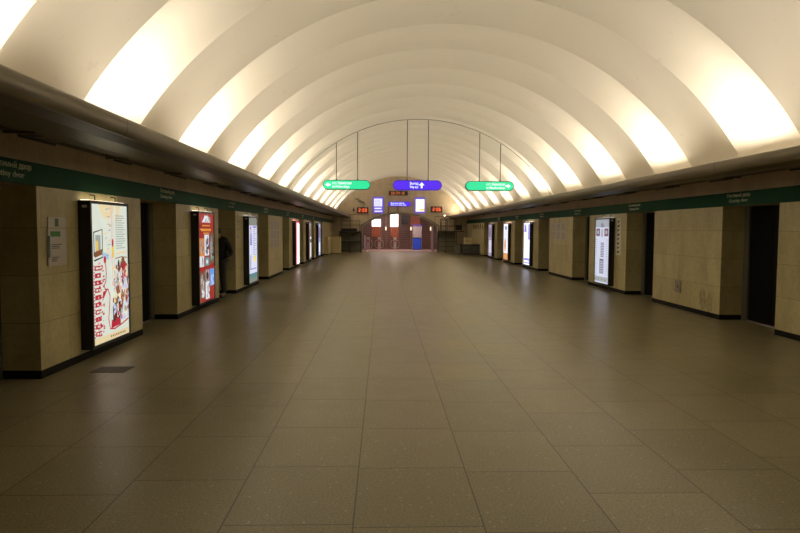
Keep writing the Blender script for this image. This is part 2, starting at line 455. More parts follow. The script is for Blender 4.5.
def poster_food():
    p = Poster()
    W = E_('white', (.80, .86, .76), .80); R_ = E_('red', (.55, .02, .05), .75); DK = E_('black', (.02, .015, .015), .5)
    BR = E_('brown', (.35, .12, .04), .6); CR = E_('cream', (.9, .75, .45), .8); YE_ = E_('yellow', (.9, .65, .12), .85)
    GR = E_('grey', (.42, .46, .44), .7); PK = E_('pink', (.85, .45, .45), .8); BL = E_('skyblue', (.45, .62, .85), .8); LV = E_('lavender', (.62, .62, .85), .85)
    p.rect(0, 0, 1, 1, W)
    p.poly([(0, 0), (1, 0), (1, .05), (0, .045)], CR)
    for i in range(9): p.rect(.45 + i * .05, .018, .48 + i * .05, .032, BR)
    # warm glow and figure at the top
    p.poly([(.18, 1), (.62, 1), (.55, .93), (.42, .88), (.28, .92)], CR)
    p.poly([(.66, 1), (.80, 1), (.72, .90), (.64, .86)], CR)
    p.line([(.05, .63), (.05, .80), (.27, .82), (.27, .62), (.05, .60)], .022, DK)
    p.rect(.09, .66, .22, .78, GR); p.rect(.10, .67, .16, .74, YE_); p.poly([(.06, .66), (.26, .68), (.26, .64), (.06, .62)], BR)
    # vertical lines and spindle
    p.line([(.52, 1), (.54, .85), (.52, .62), (.54, .45)], .016, PK); p.line([(.58, .98), (.57, .75), (.60, .5)], .010, PK)
    p.ell(.55, .66, .035, .055, YE_); p.ell(.55, .72, .025, .03, R_)
    p.poly([(.26, .66), (.42, .64), (.44, .60), (.28, .61)], BL)
    # list of grey lines right
    for i in range(15):
        v = .92 - i * .0175; e = .93 - random.random() * .12
        p.rect(.64, v, e, v + .006, GR)
    p.poly([(.64, .645), (.95, .655), (.95, .64), (.64, .63)], CR); p.line([(.62, .60), (.80, .61), (.97, .60)], .012, BR)
    # large red upright lettering down the left side
    for i, v in enumerate([.06 + .052 * j for j in range(10)]):
        p.rect(.045, v, .20, v + .034, R_)
        p.rect(.075 + .02 * (i % 3), v + .010, .125 + .015 * (i % 2), v + .024, W)
        if i % 2: p.rect(.20, v + .004, .24, v + .016, R_)
        if i % 3 == 0: p.rect(.145, v + .012, .20, v + .022, W)
    for i in range(24): p.rect(.012, .05 + i * .022, .032, .05 + i * .022 + .012, R_)
    # red ribbon
    pts = [(.30, .60), (.33, .55), (.34, .49), (.32, .44), (.27, .41), (.30, .385), (.38, .38), (.43, .33), (.41, .25), (.38, .16), (.42, .085), (.55, .075), (.78, .095), (.97, .12)]
    p.line(pts, .02, R_); p.ell(.31, .60, .035, .028, R_); p.poly([(.22, .30), (.36, .38), (.24, .37)], R_)
    # crowd of people and dishes lower right
    p.ell(.84, .50, .12, .085, R_); p.ell(.83, .58, .05, .03, BR); p.ell(.70, .54, .03, .05, DK)
    p.ell(.60, .50, .035, .05, DK); p.ell(.58, .53, .03, .02, CR); p.ell(.60, .44, .07, .022, GR)
    p.ell(.88, .40, .09, .05, LV); p.ell(.76, .40, .06, .05, W); p.ell(.66, .38, .06, .055, BR); p.ell(.66, .41, .03, .02, CR)
    p.ell(.90, .31, .06, .05, CR); p.ell(.79, .30, .05, .05, BR); p.ell(.79, .345, .025, .018, CR)
    p.ell(.62, .29, .07, .035, BR); p.ell(.58, .31, .035, .02, CR)
    p.poly([(.50, .10), (.62, .10), (.63, .24), (.57, .28), (.50, .24)], DK); p.ell(.57, .285, .028, .018, CR)
    p.poly([(.66, .10), (.72, .10), (.73, .26), (.68, .28), (.65, .22)], DK); p.poly([(.62, .16), (.67, .16), (.67, .26), (.63, .26)], W)
    p.ell(.76, .235, .05, .05, BR); p.poly([(.74, .12), (.97, .135), (.96, .28), (.88, .31), (.80, .24)], LV)
    p.ell(.90, .20, .05, .05, W); p.poly([(.44, .085), (.72, .095), (.70, .14), (.62, .16), (.55, .13), (.46, .15)], R_)
    rnd = random.Random(2); C_ = [W, BR, CR, R_, DK, LV, GR, PK, BR, W, CR]
    for i in range(150):
        u = rnd.uniform(.50, .96); v = rnd.uniform(.15, .56)
        p.ell(u, v, rnd.uniform(.010, .035), rnd.uniform(.006, .022), rnd.choice(C_), 8, rnd.uniform(0, 3))
    for i in range(40):
        p.rect(u0 := rnd.uniform(.25, .42), v0 := rnd.uniform(.62, .98), u0 + rnd.uniform(.03, .09), v0 + .006, rnd.choice([CR, GR, W, YE_]))
    for i in range(70):
        v0 = rnd.uniform(.055, .58); u0 = rnd.uniform(.04, .2); p.rect(u0, v0, u0 + rnd.uniform(.015, .05), v0 + rnd.uniform(.006, .014), rnd.choice([R_, R_, W, PK]))
    return p.b
def poster_red():
    p = Poster()
    R_ = E_('deep_red', (.40, .02, .02), .7); W = E_('cool_white', (.82, .86, .92), .8); YL = E_('gold', (.85, .42, .05), .8)
    G = E_('grey2', (.42, .38, .36), .65); DK = E_('dark2', (.07, .04, .035), .5); BL = E_('blue2', (.14, .32, .75), .85)
    TQ = E_('teal2', (.15, .42, .42), .7); OR = E_('orange2', (.75, .28, .06), .75); BR = E_('brown2', (.25, .13, .09), .6)
    p.rect(0, 0, 1, 1, R_)
    p.poly([(.20, .90), (.78, .90), (.62, .95), (.55, .985), (.40, .985), (.34, .95)], W)
    p.poly([(.28, .905), (.5, .94), (.70, .905)], G); p.ell(.48, .985, .06, .012, DK)
    for v, a, e in ((.855, .22, .72), (.815, .10, .80), (.80, .15, .75), (.77, .28, .66)):
        u = a
        while u < e: p.rect(u, v, u + .05, v + .014, YL); u += .065
    p.rect(.02, .50, .32, .72, OR); p.ell(.14, .62, .10, .07, G); p.rect(.02, .40, .30, .52, W); p.ell(.2, .46, .05, .05, G)
    p.rect(.34, .52, .64, .76, W); p.ell(.5, .62, .09, .09, G); p.rect(.50, .60, .60, .72, DK)
    p.rect(.38, .405, .64, .50, TQ); p.ell(.5, .45, .07, .025, W)
    p.rect(.68, .42, .98, .78, BR); p.ell(.82, .60, .1, .13, G); p.rect(.9, .46, .97, .66, DK)
    p.rect(.02, .04, .36, .34, BR); p.ell(.16, .22, .10, .10, G); p.ell(.2, .10, .1, .05, W)
    p.rect(.38, .22, .64, .36, G); p.ell(.5, .29, .08, .05, DK); p.rect(.38, .02, .64, .22, W); p.ell(.52, .10, .06, .06, G)
    p.rect(.68, .16, .98, .38, BL); p.rect(.68, .02, .98, .15, R_); p.ell(.84, .25, .1, .05, E_('paleblue', (.45, .6, .85), .9))
    rnd = random.Random(5)
    for (u0, u1, v0, v1, C_) in ((.03, .31, .41, .71, [OR, W, BR, G]), (.35, .63, .53, .75, [W, G, DK, BL]), (.69, .97, .43, .77, [BR, DK, G, TQ]), (.03, .35, .05, .33, [BR, G, W, DK]), (.39, .63, .03, .21, [W, G, W, BR]), (.69, .97, .17, .37, [BL, BL, W]), (.25, .72, .90, .97, [W, G, W])):
        for i in range(26):
            p.ell(rnd.uniform(u0 + .04, u1 - .04), rnd.uniform(v0 + .02, v1 - .02), rnd.uniform(.01, .04), rnd.uniform(.006, .025), rnd.choice(C_), 8, rnd.uniform(0, 3))
    p.rect(.02, .362, .98, .385, R_)
    return p.b
def poster_lilac():
    p = Poster()
    W = E_('lilac_white', (.72, .76, 1.0), .9); V = E_('violet3', (.25, .22, .62), .8); PK = E_('skin3', (.75, .45, .42), .8)
    G = E_('grey3', (.35, .38, .5), .8); YL = E_('yellow3', (.85, .75, .1), .9); TQ = E_('teal3', (.12, .30, .32), .7); GR = E_('greygreen3', (.3, .33, .28), .6)
    p.rect(0, 0, 1, 1, W); p.rect(0, .88, 1, 1, GR)
    p.ell(.24, .80, .07, .05, PK); p.poly([(.14, .58), (.34, .58), (.30, .76), (.18, .76)], V); p.ell(.22, .84, .07, .03, V)
    for i in range(18): p.rect(.50, .84 - i * .028, .90 - (i % 3) * .08, .85 - i * .028, G)
    p.rect(.45, .85, .92, .87, V); p.ell(.68, .36, .13, .055, YL)
    p.poly([(.1, .18), (.22, .22), (.26, .44), (.14, .4)], G)
    p.rect(.1, .20, .9, .215, V); p.rect(0, .06, 1, .14, TQ); p.rect(0, 0, 1, .06, GR)
    return p.b
def poster_pink():
    p = Poster(); W = E_('hot_white', (1, .93, .92), 1.7); R_ = E_('hot_pink', (1, .10, .16), 1.2)
    p.rect(0, 0, 1, 1, W); p.rect(0, 0, .30, 1, R_); p.rect(0, .96, 1, 1, R_)
    for i in range(12): p.rect(.45, .84 - i * .06, .85, .855 - i * .06, E_('pink4', (.9, .5, .52), 1.1))
    return p.b
def poster_dim():
    p = Poster(); G = E_('dim5', (.30, .25, .22), .6); W = E_('white5', (.85, .85, .9), .9)
    p.rect(0, 0, 1, 1, G); p.rect(.45, .05, .95, .45, W); p.rect(.5, .55, .95, .62, W); p.ell(.35, .7, .15, .12, E_('brown5', (.3, .12, .08), .6))
    p.rect(.05, .1, .35, .4, E_('brown5', (.3, .12, .08), .6))
    return p.b
def poster_blue():
    p = Poster(); B_ = E_('pale_blue6', (.45, .52, .80), .9); p.rect(0, 0, 1, 1, B_)
    p.rect(.1, .55, .9, .9, E_('mauve6', (.35, .25, .45), .7)); p.rect(.15, .1, .85, .4, E_('white6', (.75, .8, 1), 1.0))
    for i in range(6): p.rect(.2, .44 + i * .017, .8, .449 + i * .017, E_('violet3', (.25, .22, .62), .8))
    return p.b
def poster_table():
    p = Poster(); W = E_('table_white', (.70, .74, .92), .85); G = E_('table_grey', (.30, .30, .42), .7); M_ = E_('mauve7', (.30, .16, .24), .6); P_ = E_('palegrey7', (.42, .46, .52), .8)
    p.rect(0, 0, 1, 1, W); p.rect(0, .88, 1, 1, P_); p.ell(.5, .91, .12, .04, G)
    for u in (.05, .66): p.rect(u, .74, u + .28, .86, M_); p.ell(u + .14, .80, .08, .03, P_)
    p.rect(.40, .73, .58, .85, P_); p.line([(.40, .72), (.49, .88), (.58, .72)], .02, W)
    for i in range(20): p.rect(.03, .68 - i * .032, .14, .686 - i * .032, G); p.rect(.80, .68 - i * .032, .97, .686 - i * .032, P_)
    for i in range(9): p.rect(.42, .62 - i * .026, .66, .638 - i * .026, G)
    for i in range(8): p.rect(.36, .36 - i * .026, .66, .380 - i * .026, E_('ink7', (.10, .10, .16), .6))
    p.rect(.36, .15, .66, .37, G)
    for i in range(7): p.rect(.40, .17 + i * .027, .62, .178 + i * .027, W)
    p.rect(.02, .02, .98, .10, P_)
    for u in (.08, .3, .55, .8): p.ell(u, .055, .05, .02, E_('olive7', (.35, .36, .22), .7))
    return p.b
def poster_bluewhite():
    p = Poster(); W = E_('blue_white8', (.80, .86, 1.0), 1.7); V = E_('royal8', (.28, .25, .75), 1.0)
    p.rect(0, 0, 1, 1, W); p.poly([(.05, .78), (.5, .78), (.4, .96), (.1, .98)], V); p.rect(.7, .6, .95, .97, V)
    p.rect(.05, .03, .95, .16, V); p.rect(.15, .06, .85, .10, W)
    for i in range(12): p.rect(.2, .25 + i * .04, .7 - (i % 3) * .1, .265 + i * .04, E_('mid8', (.35, .40, .85), 1.0))
    return p.b
def poster_orange():
    p = Poster(); W = E_('white9', (.85, .85, .95), 1.25); O = E_('orange9', (.75, .35, .12), .9)
    p.rect(0, 0, 1, 1, W); p.rect(0, 0, 1, .18, O); p.ell(.35, .4, .2, .2, O); p.ell(.5, .88, .3, .06, E_('teal9', (.25, .4, .5), .8))
    for i in range(8): p.rect(.15, .5 + i * .04, .85, .512 + i * .04, E_('grey9', (.5, .5, .55), .8))
    return p.b
def poster_mauve():
    p = Poster(); p.rect(0, 0, 1, 1, E_('mauve10', (.42, .36, .48), .8)); p.rect(.1, .1, .9, .5, E_('pale10', (.68, .62, .78), .9))
    p.rect(.15, .6, .85, .9, E_('dusk10', (.28, .22, .34), .7)); return p.b
BOXES = [
 ('L', P0 + .905, poster_food, 'black wall lightbox with a colourful food poster, red lettering and ribbon, nearest on the left', (1, .85, .6), 1.3),
 ('L', P0 + PER + .86, poster_red, 'black wall lightbox with a red poster of many small pictures, left of the dark figure', (1, .85, .7), 1.3),
 ('L', P0 + 2 * PER + .88, poster_lilac, 'black wall lightbox with a lilac white poster and a yellow spot', (.9, .9, 1), .6),
 ('L', P0 + 4 * PER + .88, poster_pink, 'black wall lightbox glowing pink red and white on the left wall', (1, .45, .4), 1.6),
 ('L', P0 + 5 * PER + .88, poster_dim, 'black wall lightbox with a dim brown and white poster on the left wall', (1, .8, .6), .4),
 ('L', P0 + 6 * PER + .88, poster_blue, 'farthest black wall lightbox on the left, showing a pale blue poster', (.8, .85, 1), .4),
 ('R', P0 + 2 * PER + .80 + 1.15, poster_table, 'black wall lightbox with a white timetable poster beside the narrow notice strip', (.9, .9, 1), .4),
 ('R', P0 + 4 * PER + .86 + 1.15, poster_bluewhite, 'black wall lightbox glowing bright blue white on the right wall', (1, .8, .75), 1.6),
 ('R', P0 + 5 * PER + .86 + 1.15, poster_orange, 'black wall lightbox with white and orange poster on the right wall', (1, .6, .5), 1.6),
 ('R', P0 + 6 * PER + .86 + 1.15, poster_mauve, 'farthest black wall lightbox on the right, dim mauve poster', (1, .7, .6), .5),
]
for sd, y, fn, lab, tc, ts in BOXES:
    r = empty('advertising_lightbox', (SX[sd] * (HW - .0015), y, 0), ROT[sd])
    tag(r, lab, 'lightbox', 'advertising lightboxes on the side walls')
    b = MB(); b.bbox(0, 1.15, -.138, 0, .14, 1.99, M_BLACK, .004)
    for x0, x1, z0, z1 in ((0, .04, .14, 1.99), (1.11, 1.15, .14, 1.99), (.04, 1.11, .14, .18), (.04, 1.11, 1.95, 1.99)):
        b.box(x0, x1, -.15, -.137, z0, z1, M_BLACK)
    b.build('casing', r)
    fn().build('poster', r, normals=False)
    b = MB(); b.box(.03, 1.12, -.10, -.02, 1.99, 1.998, emis('top_lamp_%d' % int(y * 10), tc, ts * 2.2)); b.build('top_lamp', r)
    b = MB()
    for x in (.33, .93): b.tube([(x, -.06, 1.99), (x, -.06, 2.06), (x, 0, 2.07)], .008, M_BLACK)
    b.build('bracket', r)
    x = .09 if sd == 'L' else 1.06
    b = MB(); b.box(-.001 if sd == 'L' else 1.149, .001 if sd == 'L' else 1.151, -.11, -.05, 1.90, 1.93, M_PAPER); b.build('maker_plate', r)

# ------------------------------------------------------------------ notices on pillars
def wall_thing(name, sd, y, z, label, cat, group=None):
    r = empty(name, (SX[sd] * (HW - .001), y, z), ROT[sd]); tag(r, label, cat, group); return r
# notice board on the nearest left pillar
r = wall_thing('notice_board', 'L', 7.03, 1.22, 'pale notice board with green heading and a leaflet pocket on the nearest left pillar', 'notice')
b = MB(); b.bbox(0, .41, -.012, 0, 0, .42, plain('board_plastic', (.58, .53, .46), .35), .004); b.build('panel', r)
b = MB(); b.bbox(.02, .41, -.010, 0, .43, .55, plain('board_plastic', (.58, .53, .46), .35), .003)
b.box(.17, .24, -.013, -.009, .445, .535, plain('emblem_green', (.05, .16, .06), .5)); b.build('emblem_plate', r)
b = MB(); b.box(.06, .27, -.015, -.011, .33, .39, plain('heading_green', (.07, .26, .06), .5)); b.build('green_heading', r)
b = MB()
for z, l_ in ((.235, .22), (.215, .16), (.195, .17), (.09, .15), (.07, .12), (.05, .10)): b.box(.08, .08 + l_, -.014, -.011, z, z + .011, M_INK)
b.build('printed_lines', r)
b = MB(); b.bbox(.005, .035, -.035, -.011, .10, .34, plain('clear_pocket', (.55, .62, .62), .15), .003); b.build('leaflet_pocket', r)
# three small notices on the third left pillar
for i, (z, nm) in enumerate(((1.78, 'topmost'), (1.58, 'middle'), (1.38, 'lowest'))):
    r = wall_thing('small_notice', 'L', 16.12, z, '%s of three small grey notices on the pillar behind the dark figure' % nm, 'notice', 'small notices on third left pillar')
    b = MB(); b.box(0, .17, -.006, 0, 0, .12, M_PAPER); b.box(.03, .12, -.0075, -.005, .03, .1, M_INK); b.build('sheet', r)
    b = MB(); b.box(.02, .15, -.008, -.0055, .012, .022, M_INKD); b.build('caption', r)
# blocks of faded paper sheets
for sd, ys, where in (('L', 21.0, 'left'), ('R', 23.0, 'right')):
    for c_ in range(3):
        for q in range(3 if sd == 'L' else 2):
            z = (1.62 - q * .30)
            y = ys + (c_ * .57 if sd == 'L' else -c_ * .62)
            r = wall_thing('paper_sheet', sd, y, z, 'faded paper sheet in %s column, %s row of the block on the fourth %s pillar' % (['first', 'middle', 'last'][c_], ['top', 'second', 'third'][q], where), 'notice', 'faded sheets on the fourth %s pillar' % where)
            b = MB(); b.box(0, .54, -.004, 0, 0, .28, plain('faded_sheet_%s' % where, (.58, .53, .50), .6)); b.build('sheet', r)
            b = MB()
            for j in range(6): b.box(.04 + .03 * (j % 2), .44 - .05 * ((j + q + c_) % 3), -.0055, -.0035, .03 + j * .04, .045 + j * .04, plain('faint_ink', (.33, .27, .25), .8))
            b.build('printed_lines', r)
# vertical strip with characters beside timetable box
r = wall_thing('notice_strip', 'R', 16.60, 1.0, 'tall narrow white notice strip with dark characters beside the timetable lightbox', 'notice')
b = MB(); b.box(0, .32, -.005, 0, 0, .98, M_PAPER); b.build('sheet', r)
b = MB()
for j in range(8): b.box(.08, .2 - .04 * (j % 2), -.0065, -.0045, .05 + j * .115, .10 + j * .115, M_INKD); b.box(.14, .24, -.0065, -.0045, .085 + j * .115, .105 + j * .115, M_INK)
b.build('characters', r)
# hatch
r = wall_thing('access_hatch', 'R', 13.16, .345, 'small grey metal access hatch low on the bare right pillar', 'hatch')
b = MB(); b.bbox(0, .26, -.012, 0, 0, .255, plain('hatch_grey', (.30, .25, .20), .4, .3), .004); b.build('cover', r)
b = MB(); b.box(.11, .15, -.016, -.011, .10, .15, M_DGREY); b.build('latch', r)
# stain and small bolt on the same pillar
b = MB()
def blob(cx, cz, rx, rz, seed):
    rnd = random.Random(seed); n = 22
    b.add([(0, 0, 0)], [], M_MARB)
    pts = [(cx + rx * (1 + rnd.uniform(-.3, .3)) * math.cos(2 * PI * i / n), -.0015, cz + rz * (1 + rnd.uniform(-.25, .25)) * math.sin(2 * PI * i / n)) for i in range(n)]
    b.add(pts, [tuple(range(n))], M_STAIN)
s = N('brown_stain'); p = s.pos(); nz = s.noise(p, 9, 6)
M_STAIN = s.set(Base_Color=s.mix(nz, (.30, .22, .10), (.40, .31, .16)), Roughness=.6, Alpha=s.ramp(nz, [(.35, (0, 0, 0)), (.75, (.5, .5, .5))]))
blob(.25, .33, .13, .20, 3); blob(.5, .28, .10, .24, 5); blob(.36, .22, .06, .1, 8)
st = b.build('stain', normals=False); st.location = (HW - .0005, 12.25, 0); st.rotation_euler = (0, 0, ROT['R'])
tag(st, 'brown damp stain low on the bare right pillar', 'stain')

# ------------------------------------------------------------------ station name lettering on the green band
nameof = ['nearest', 'second', 'third', 'fourth', 'fifth', 'sixth', 'seventh']
for sd in 'LR':
    for i in range(0, 7):
        y1 = P0 + PER * i
        L_ = .71
        y = (y1 - .14 - L_) if sd == 'L' else (y1 - .17)
        b = MB()
        add_text(b, 'Гостиный двор', .088, 0, 0, .135, M_LETTER, width=L_)
        add_text(b, 'Gostiny dvor', .084, .07 if sd == 'R' else 0, 0, .045, M_LETTER, width=L_ * .82)
        o = b.build('station_name_lettering', normals=False)
        o.location = (SX[sd] * (HW - .0285), y, 2.115); o.rotation_euler = (0, 0, ROT[sd])
        tag(o, 'white two-line station name on the green band above the %s doorway of the %s wall' % (nameof[i], 'left' if sd == 'L' else 'right'), 'lettering', 'station names on the green bands')

# ------------------------------------------------------------------ hanging signs
YS = 22.1
def stadium(w_, h, n=10):
    r_ = h / 2; return [(w_ / 2 - r_ + r_ * math.cos(t), r_ * math.sin(t)) for t in [-PI / 2 + PI * i / n for i in range(n + 1)]] + \
        [(-w_ / 2 + r_ + r_ * math.cos(t), r_ * math.sin(t)) for t in [PI / 2 + PI * i / n for i in range(n + 1)]]
G_IN = emis('sign_green_glow', (.03, .80, .36), .95); G_RIM = plain('sign_green_rim', (.01, .25, .10), .4)
V_IN = emis('sign_violet_glow', (.10, .03, .90), .95); V_RIM = emis('sign_violet_rim', (.07, .02, .55), .6)
T_IN = emis('sign_white_glow', (.85, 1, .95), 1.25)
def ring_body(b, P, Q, y0, y1, rim, face):
    n = len(P)
    for y in (y0, y1): 
        b.add([(x, y, z) for x, z in P] + [(x, y, z) for x, z in Q], [(i, (i + 1) % n, (i + 1) % n + n, i + n) for i in range(n)], rim)
    b.add([(x, y0, z) for x, z in P] + [(x, y1, z) for x, z in P], [(i, (i + 1) % n, (i + 1) % n + n, i + n) for i in range(n)], rim)
def hanging_sign(cx, cz, Lg, H_, rim, face, label, kind):
    r = empty('hanging_sign', (cx, YS, cz)); tag(r, label, 'sign', 'hanging direction signs')
    P = stadium(Lg, H_); Q = stadium(Lg - .05, H_ - .05)
    b = MB(); ring_body(b, P, Q, -.07, .07, rim, face); b.build('casing', r)
    b = MB()
    for y in (-.066, .066): b.add([(x, y, z) for x, z in Q], [tuple(range(len(Q)))], face)
    b.build('lit_panel', r, normals=False)
    b = MB()
    if kind == 'left':
        b.add([(x, -.069, z) for x, z in ((-.74, 0), (-.64, .075), (-.64, .03), (-.56, .03), (-.56, -.03), (-.64, -.03), (-.64, -.075))], [tuple(range(7))], T_IN)
        add_text(b, 'к ст. Приморская', .125, -.50, -.068, .02, T_IN, width=.66, extrude=.001, bold=.0015); add_text(b, 'to Primorskaya', .125, -.50, -.068, -.10, T_IN, width=.60, extrude=.001, bold=.0015)
    elif kind == 'right':
        b.add([(x, -.069, z) for x, z in ((.74, 0), (.64, .075), (.64, .03), (.56, .03), (.56, -.03), (.64, -.03), (.64, -.075))], [tuple(range(7))], T_IN)
        add_text(b, 'к ст. Маяковская', .125, -.12, -.068, .02, T_IN, width=.66, extrude=.001, bold=.0015); add_text(b, 'to Mayakovskaya', .125, -.12, -.068, -.10, T_IN, width=.66, extrude=.001, bold=.0015)
    else:
        add_text(b, 'Выход', .125, -.27, -.068, .02, T_IN, width=.30, extrude=.001, bold=.0015); add_text(b, 'Way out', .125, -.27, -.068, -.10, T_IN, width=.30, extrude=.001, bold=.0015)
        b.add([(x, -.069, z) for x, z in ((.15, .10), (.25, -.0), (.18, 0), (.18, -.10), (.12, -.10), (.12, 0), (.05, 0))], [tuple(range(7))], T_IN)
    b.build('lettering', r, normals=False)
    for dx in (-.36, .38):
        zt = math.sqrt(5.48 ** 2 - (cx + dx) ** 2) - cz
        b = MB(); b.tube([(dx, 0, H_ / 2 - .01), (dx, 0, zt)], .013, M_RAIL); b.tube([(dx, 0, H_ / 2 - .01), (dx, 0, H_ / 2 + .03)], .03, M_RAIL); b.build('hanger_rod', r)
hanging_sign(-2.54, 3.20, 1.66, .34, G_RIM, G_IN, 'illuminated green hanging sign with arrow pointing left, left of the violet sign', 'left')
hanging_sign(-.06, 3.20, 1.72, .35, V_RIM, V_IN, 'illuminated violet hanging sign with arrow pointing up, in the middle', 'up')
hanging_sign(2.49, 3.19, 1.72, .34, G_RIM, G_IN, 'illuminated green hanging sign with arrow pointing right', 'right')
b = MB(); b.tube([(5.50 * math.cos(t), YS, 5.50 * math.sin(t)) for t in [.54 + (PI - 1.08) * i / 60 for i in range(61)]], .011, plain('conduit_grey', (.30, .26, .19), .5))
tag(b.build('cable_conduit'), 'thin dark curved conduit along the vault carrying the hanging signs', 'pipe')

# ------------------------------------------------------------------ end wall fittings
SEG = {'0': 'abcdef', '1': 'bc', '2': 'abged', '3': 'abgcd', '4': 'fgbc', '5': 'afgcd', '6': 'afgecd', '7': 'abc', '8': 'abcdefg', '9': 'abcfgd'}
LED = emis('led_red', (1, .16, .05), 1.1); LEDO = emis('led_orange', (.8, .22, .08), .7)
def led(b, txt, x, z, h, m, y):
    w_ = h * .5; t = h * .15
    def seg(x0, z0, x1, z1): b.box(x0, x1, y - .004, y, z0, z1, m)
    for ch in txt:
        if ch == ':':
            seg(x, z + h * .22, x + t, z + h * .22 + t); seg(x, z + h * .66, x + t, z + h * .66 + t); x += t + h * .22; continue
        for q in SEG[ch]:
            if q == 'a': seg(x, z + h - t, x + w_, z + h)
            if q == 'g': seg(x, z + h / 2 - t / 2, x + w_, z + h / 2 + t / 2)
            if q == 'd': seg(x, z, x + w_, z + t)
            if q == 'f': seg(x, z + h / 2, x + t, z + h)
            if q == 'e': seg(x, z, x + t, z + h / 2)
            if q == 'b': seg(x + w_ - t, z + h / 2, x + w_, z + h)
            if q == 'c': seg(x + w_ - t, z, x + w_, z + h / 2)
        x += w_ + h * .22
def clock(x0, x1, z0, z1, txt, m, label, h, tx):
    r = empty('digital_clock', ((x0 + x1) / 2, YE, z0)); tag(r, label, 'clock', 'digital clocks on the end wall')
    hw = (x1 - x0) / 2
    b = MB(); b.bbox(-hw, hw, -.12, .0, 0, z1 - z0, M_BLACK, .012); b.build('casing', r)
    b = MB(); led(b, txt, -hw + tx, (z1 - z0 - h) / 2, h, m, -.121); b.build('led_digits', r)
    b = MB(); b.tube([(0, -.06, z1 - z0), (0, -.06, z1 - z0 + .06), (0, .0, z1 - z0 + .06)], .012, M_RAIL); b.build('bracket', r)
clock(-.83, .57, 4.16, 4.48, '00:34:18', LEDO, 'wide digital clock with six orange digits above the arch centre', .2, .17)
clock(-3.18, -2.36, 2.82, 3.27, '2:09', LED, 'digital clock with red digits left of the arch', .26, .13)
clock(2.27, 3.13, 2.92, 3.36, '2:06', LED, 'digital clock with dim red digits right of the arch', .26, .15)
def end_box(x0, x1, z0, z1, label, kind):
    r = empty('lit_information_panel', ((x0 + x1) / 2, YE, z0)); tag(r, label, 'sign', 'lit panels on the end wall'); hw = (x1 - x0) / 2; hh = z1 - z0
    b = MB(); b.bbox(-hw, hw, -.142, -.004, 0, hh, emis('violet_case', (.18, .12, .80), .7), .02); b.build('casing', r)
    b = MB(); Wt = emis('panel_white', (.80, .80, 1), 1.05)
    if kind == 0:
        b.box(-hw + .07, hw - .1, -.150, -.14, hh * .42, hh * .90, Wt); b.box(-hw + .10, hw - .15, -.150, -.14, hh * .25, hh * .34, Wt); b.box(-hw + .10, hw - .1, -.150, -.14, hh * .08, hh * .16, Wt)
    else:
        b.box(-hw + .06, hw - .06, -.150, -.14, hh * .10, hh * .88, emis('panel_warm', (1, .98, .85), 1.1)); b.box(0, hw - .06, -.153, -.15, hh * .16, hh * .26, emis('panel_orange', (1, .6, .15), 1.0))
        b.box(-.2, .2, -.153, -.15, hh * .62, hh * .66, emis('panel_pale_green', (.7, .95, .7), 1.0))
    b.build('lit_face', r)
    b = MB()
    for i in range(5): b.box(-hw + .12, hw - .25 + .02 * (i % 2), -.156, -.150, hh * (.50 + .07 * i), hh * (.50 + .07 * i) + .02, emis('panel_text', (.25, .25, .7), .8))
    b.build('printed_lines', r)
end_box(-1.99, -1.22, 2.84, 4.03, 'lit blue and white information panel left of the small violet end sign', 0)
end_box(1.10, 1.86, 2.86, 4.02, 'lit white and yellow information panel right of the small violet end sign', 1)
r = empty('exit_sign', (-.02, YE - .15, 3.52)); tag(r, 'small violet and white lit sign above the arch', 'sign')
P = stadium(1.66, .34); Q = stadium(1.60, .28); b = MB(); ring_body(b, P, Q, -.08, .08, V_RIM, V_IN); b.build('casing', r)
b = MB()
for y in (-.075, .075): b.add([(x, y, z) for x, z in Q], [tuple(range(len(Q)))], V_IN)
b.build('lit_panel', r, normals=False)
b = MB(); add_text(b, 'Выход в город', .15, -.68, -.078, .01, T_IN, width=1.0, extrude=.001, bold=.0015); add_text(b, 'Exit to the city', .13, -.68, -.078, -.115, T_IN, width=1.15, extrude=.001, bold=.0015); b.build('lettering', r, normals=False)
b = MB(); b.box(-.5, .5, .08, .15, -.04, .04, M_DGREY); b.build('wall_bracket', r)
for x, nm in ((-.86, 'left'), (-.15, 'right')):
    b = MB(); b.tube([(0, 0, 0), (0, 0, .52)], .04, plain('brown_post', (.22, .12, .05), .4)); b.tube([(0, 0, .52), (0, 0, .55)], .06, plain('brown_post', (.22, .12, .05), .4))
    o = b.build('brown_post'); o.location = (x, YE - .10, 2.78 if x > -.5 else 2.74); tag(o, '%s of two short brown posts standing over the arch top' % nm, 'post', 'posts over the arch')
# wall loudspeaker cluster upper left of arch
r = empty('wall_fitting', (-3.0, YE, 3.72)); tag(r, 'small dark branching fitting high on the end wall left of the arch', 'fitting')
b = MB()
for a, l_ in ((2.7, .42), (2.2, .24), (-.25, .40), (-.6, .5), (-1.1, .22)):
    b.tube([(0, -.05, 0), (l_ * .5 * math.cos(a), -.12, l_ * .5 * math.sin(a) + .03), (l_ * math.cos(a), -.09, l_ * math.sin(a))], [.03, .05, .02], M_SHED)
b.build('branches', r)
b = MB(); b.bbox(-.09, .09, -.07, 0, -.07, .07, M_DGREY, .01); b.build('mounting_box', r)
r = empty('wall_fitting', (-3.42, YE, 2.95)); tag(r, 'small dark bracket beside the left digital clock', 'fitting')
b = MB(); b.tube([(0, 0, 0), (0, -.15, 0), (0, -.15, .3)], .025, M_DGREY); b.build('arm', r)
b = MB(); b.bbox(-.07, .07, -.22, -.1, .05, .2, M_DGREY, .01); b.build('head', r)
